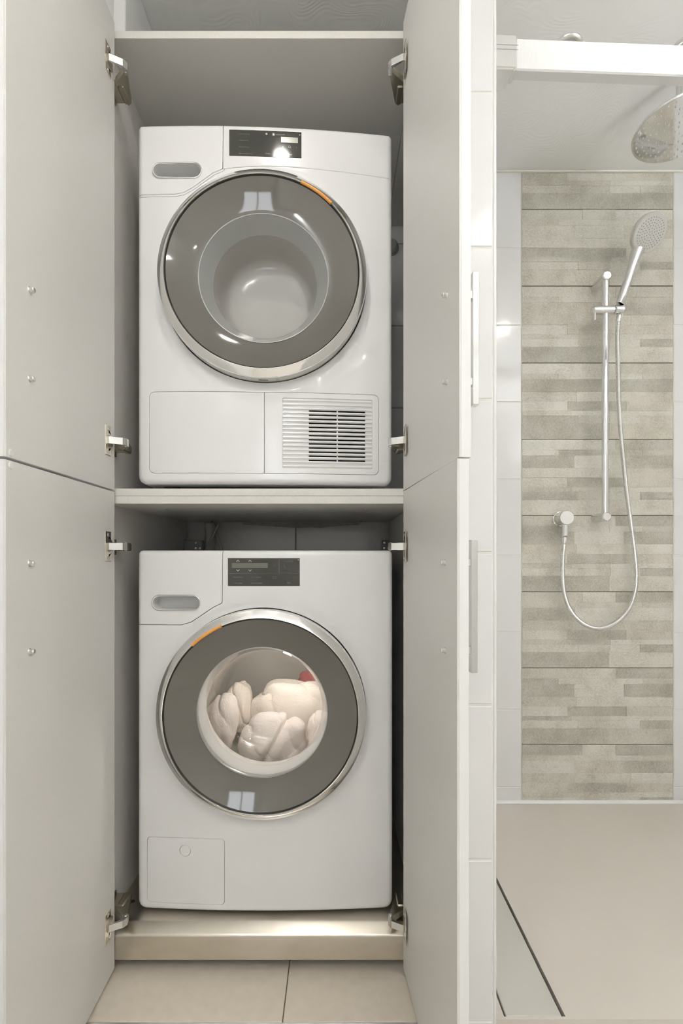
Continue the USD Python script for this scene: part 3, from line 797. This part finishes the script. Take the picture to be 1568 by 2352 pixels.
# ---------------------------------------------------------------- behind the machines
sp = thing('standpipe', 'ivory drain pipe standing in the back corner of the lower cupboard', 'pipe', (-.447, 1.672, 0))
part(sp, 'pipe', rod((-.447, 1.672, .0005), (-.447, 1.672, 1.045), .0170, 24, .001), M['ivory'], smooth=40)
part(sp, 'collar', fixw(lathe([(.0172, 0), (.0176, .002), (.0176, .03), (.0172, .032)], (-.447, 1.672, .30), (0, 0, 1), 24)), M['ivory'], smooth=40)
for k, (a, b, lab) in enumerate((((-.487, .86), (-.405, 1.045), 'grey cable slanting up to the right behind the washer'), ((-.375, .86), (-.432, 1.045), 'grey cable slanting up to the left behind the washer'))):
    cb = thing('power_cable', lab, 'cable', (a[0], 1.64, a[1]))
    pts = spline([(a[0], 1.640 + .006 * k, a[1]), ((a[0] * .6 + b[0] * .4), 1.636 + .011 * k, a[1] * .55 + b[1] * .45), (b[0], 1.640 + .006 * k, b[1])], .006)
    part(cb, 'cord', tube(pts, .0045, 8), M['cable'], smooth=True)
vk = thing('wall_valve', 'round grey wall plug on the tiles behind the dryer', 'valve', (.186, 1.685, 2.0177))
part(vk, 'cap', fixw(lathe([(0, -.024), (.018, -.023), (.024, -.016), (.025, 0)], (.186, 1.6898, 2.0177), (0, 1, 0), 28)), M['grey_plastic'], smooth=40)
part(vk, 'collar', fixw(lathe([(.025, -.004), (.029, -.002), (.029, 0)], (.186, 1.6898, 2.0177), (0, 1, 0), 28)), M['grey_plastic'], smooth=40)

# ---------------------------------------------------------------- shower fittings
rl = thing('shower_rail', 'white shower screen rail held by a chrome bracket on the wall end', 'rail', (.3010, .972, 1.9403), 2.06, local=True)
part(rl, 'bar', cbox(.030, 1.405, -.012, .012, -.032, .0315, .0025), M['white_gloss'], smooth=30)
br = [cbox(-.0004, .058, -.0155, .0150, -.0345, .0345, .004)]
part(rl, 'bracket', [cbox(.0015, .058, -.0165, .0180, -.0350, .0350, .004), cbox(.0010, .050, -.0155, .0300, -.0365, -.0320, .001)], M['satin_chrome'], smooth=30, label='chrome end bracket')
for z in (.012, .003):
    part(rl, 'bracket_groove', cbox(.0025, .0585, -.0170, -.0160, z - .0006, z + .0006, .0003), M['grey_plastic'])

hc = np.array([1.0303, 1.44, 2.2142])
rh = thing('rain_shower_head', 'round chrome rain shower head hanging on a ceiling arm', 'shower head', hc)
part(rh, 'disc', fixw(lathe([(0, 0), (.122, 0), (.1265, .0015), (.1280, .0050), (.1265, .0085), (.05, .0120), (.02, .016), (0, .017)], hc, (0, 0, 1), 96)), M['chrome'], smooth=35)
part(rh, 'arm', rod(hc + (0, 0, .016), (hc[0], hc[1], CEIL - .0005), .0120, 24), M['satin_chrome'], smooth=35)
part(rh, 'ceiling_rose', fixw(lathe([(.012, -.012), (.026, -.010), (.028, 0)], (hc[0], hc[1], CEIL - .0003), (0, 0, 1), 32)), M['satin_chrome'], smooth=35)
noz = []
for q, rad_ in enumerate((.014, .031, .048, .065, .082, .099, .114)):
    n_ = max(5, int(2 * math.pi * rad_ / .0185))
    for k in range(n_):
        a = 2 * math.pi * (k + .37 * q) / n_
        noz.append(fixw(lathe([(0, -.0028), (.0015, -.0026), (.0026, .0002)], hc + (rad_ * math.cos(a), rad_ * math.sin(a), 0), (0, 0, 1), 8)))
part(rh, 'nozzles', noz, M['shower_face'], smooth=40, kind='stuff')

sb = thing('shower_riser_rail', 'chrome shower riser rail with slider on the stone tiled wall', 'rail', (.97, 1.81, 1.0735))
part(sb, 'bar', rod((.9695, 1.740, 1.0735), (.9705, 1.740, 1.944), .0112, 24, .001), M['chrome'], smooth=35)
for z, x in ((1.944, .9705), (1.0735, .9695)):
    part(sb, 'wall_mount', rod((x, 1.8095, z), (x, 1.7255, z), .0165, 28), M['chrome'], smooth=35)
sl = part(sb, 'slider', [rod((.9206, 1.737, 1.8215), (.9995, 1.737, 1.8235), .0158, 28), rod((1.0000, 1.737, 1.8235), (1.0330, 1.737, 1.8243), .0165, 28)], M['chrome'], smooth=35)
part(sl, 'lever', rod((.9272, 1.729, 1.812), (.9272, 1.729, 1.784), .0026, 12), M['chrome'], smooth=35)

hs_ = thing('hand_shower', 'chrome hand shower with round grey spray face in the slider holder', 'hand shower', (1.0155, 1.735, 1.8412))
h0, h1 = np.array([1.0165, 1.728, 1.8412]), np.array([1.0640, 1.700, 2.020])
sp_ = [h0 + (h1 - h0) * t for t in np.linspace(0, 1, 14)]
part(hs_, 'handle', tube(sp_, [.0135, .0140, .0142, .0143, .0144, .0145, .0146, .0148, .0150, .0155, .0165, .0180, .0195, .0205], 20), M['chrome'], smooth=40)
fn = np.array([.10, -.80, -.60]); fn /= np.linalg.norm(fn)
fc = np.array([1.0875, 1.668, 2.0560])
part(hs_, 'head', fixw(lathe([(.0595, -.004), (.0615, -.009), (.0600, -.020), (.052, -.032), (.034, -.043), (.0005, -.048)], fc, fn, 56)), M['chrome'], smooth=40)
part(hs_, 'spray_face', fixw(lathe([(.0005, .0015), (.050, .0010), (.0575, -.0005), (.0605, -.0045), (.0590, -.0065)], fc, fn, 56)), M['shower_face'], smooth=40, label='pale grey spray face')
u_, v_, _ = frame(fn)
nz = []
for q, rad_ in enumerate((.006, .014, .022, .030, .038, .046)):
    n_ = max(5, int(2 * math.pi * rad_ / .0088))
    for k in range(n_):
        a = 2 * math.pi * (k + .4 * q) / n_
        p = fc + fn * .0012 + rad_ * (math.cos(a) * u_ + math.sin(a) * v_)
        nz.append(fixw(lathe([(0, .0012), (.0013, .0011), (.0019, -.0006)], p, fn, 7)))
part(hs_, 'nozzles', nz, M['grey_plastic'], kind='stuff')

hp = [(1.0172, 1.734, 1.8030), (1.0150, 1.738, 1.757), (1.0210, 1.748, 1.647), (1.0320, 1.757, 1.455), (1.0440, 1.760, 1.327), (1.0590, 1.763, 1.199), (1.0780, 1.765, 1.055), (1.0955, 1.767, .927), (1.1005, 1.768, .847), (1.0940, 1.769, .789), (1.0690, 1.770, .728), (1.0144, 1.770, .679), (.9584, 1.770, .664), (.8944, 1.770, .690), (.8512, 1.770, .746), (.8304, 1.769, .831), (.8290, 1.768, .911), (.8360, 1.767, 1.002)]
P = spline(hp, .00115)
rad_ = np.where(np.arange(len(P)) % 4 < 2, .0080, .0068)
ho = thing('shower_hose', 'ribbed silver shower hose hanging in a loop before the stone tiles', 'hose', (1.0, 1.77, .66))
part(ho, 'corrugated_tube', tube(P, rad_, 10), M['satin_chrome'], smooth=60)
part(ho, 'end_sleeve', rod(P[0], P[22], .0092, 16), M['chrome'], smooth=35)
part(ho, 'end_sleeve', rod(P[-24], P[-1], .0092, 16), M['chrome'], smooth=35)

wo = thing('wall_outlet', 'round chrome hose outlet on the stone tiled wall', 'water outlet', (.8351, 1.8095, 1.0716))
part(wo, 'flange', fixw(lathe([(.0295, 0), (.0300, -.003), (.0280, -.006), (.020, -.007)], (.8400, 1.8095, 1.0716), (0, 1, 0), 40)), M['chrome'], smooth=35)
part(wo, 'body', rod((.8390, 1.804, 1.0716), (.8365, 1.7490, 1.0716), .0265, 36, .002), M['chrome'], smooth=35)
part(wo, 'nozzle', rod((.8362, 1.767, 1.050), (.8362, 1.767, 1.004), .0115, 20), M['chrome'], smooth=35)

# ---------------------------------------------------------------- lamps in the ceiling
WHERE = ['before the cupboards', 'beside the wall end', 'over the shower, left one behind the rail', 'over the shower, right one behind the rail', 'over the shower front', 'in the room behind, left', 'in the room behind, right']
for k_, ((x, y), w_) in enumerate(zip(LAMPS, WHERE)):
    dl = thing('downlight', f'recessed chrome ceiling spotlight {w_}', 'light', (x, y, CEIL), group=None)
    part(dl, 'ring', fixw(lathe([(.026, -.0010), (.030, -.0060), (.036, -.0070), (.040, -.0040), (.041, -.0002)], (x, y, CEIL), (0, 0, 1), 40)), M['satin_chrome'], smooth=40)
    part(dl, 'lens', fixw(lathe([(0, -.0025), (.0262, -.0022), (.0262, -.0008), (0, -.0006)], (x, y, CEIL), (0, 0, 1), 32)), M['shower_face' if k_ in UNLIT else 'lamp_glow'])

for (x, y, sx), w_ in zip(((XL, -.75, 1), (XR, -.75, -1), (XR, .35, -1)), ('left wall behind', 'right wall behind', 'right wall beside the shower')):
    wl_ = thing('wall_lamp', f'white half-bowl uplighter on the {w_}', 'wall lamp', (x, y, 1.80))
    bowl = [(0.0005, -.10), (.05, -.092), (.09, -.06), (.11, 0), (.107, 0), (.087, -.056), (.048, -.086), (.0005, -.094)]
    part(wl_, 'bowl', fixw(lathe(bowl, (x + sx * .1122, y, 1.80), (0, 0, 1), 40, closed=True)), M['white_plastic'], smooth=40)
    part(wl_, 'bulb', fixw(lathe([(0, -.05), (.085, -.045), (.09, -.03), (0, -.029)], (x + sx * .1122, y, 1.80), (0, 0, 1), 32)), M['bulb_glow'])
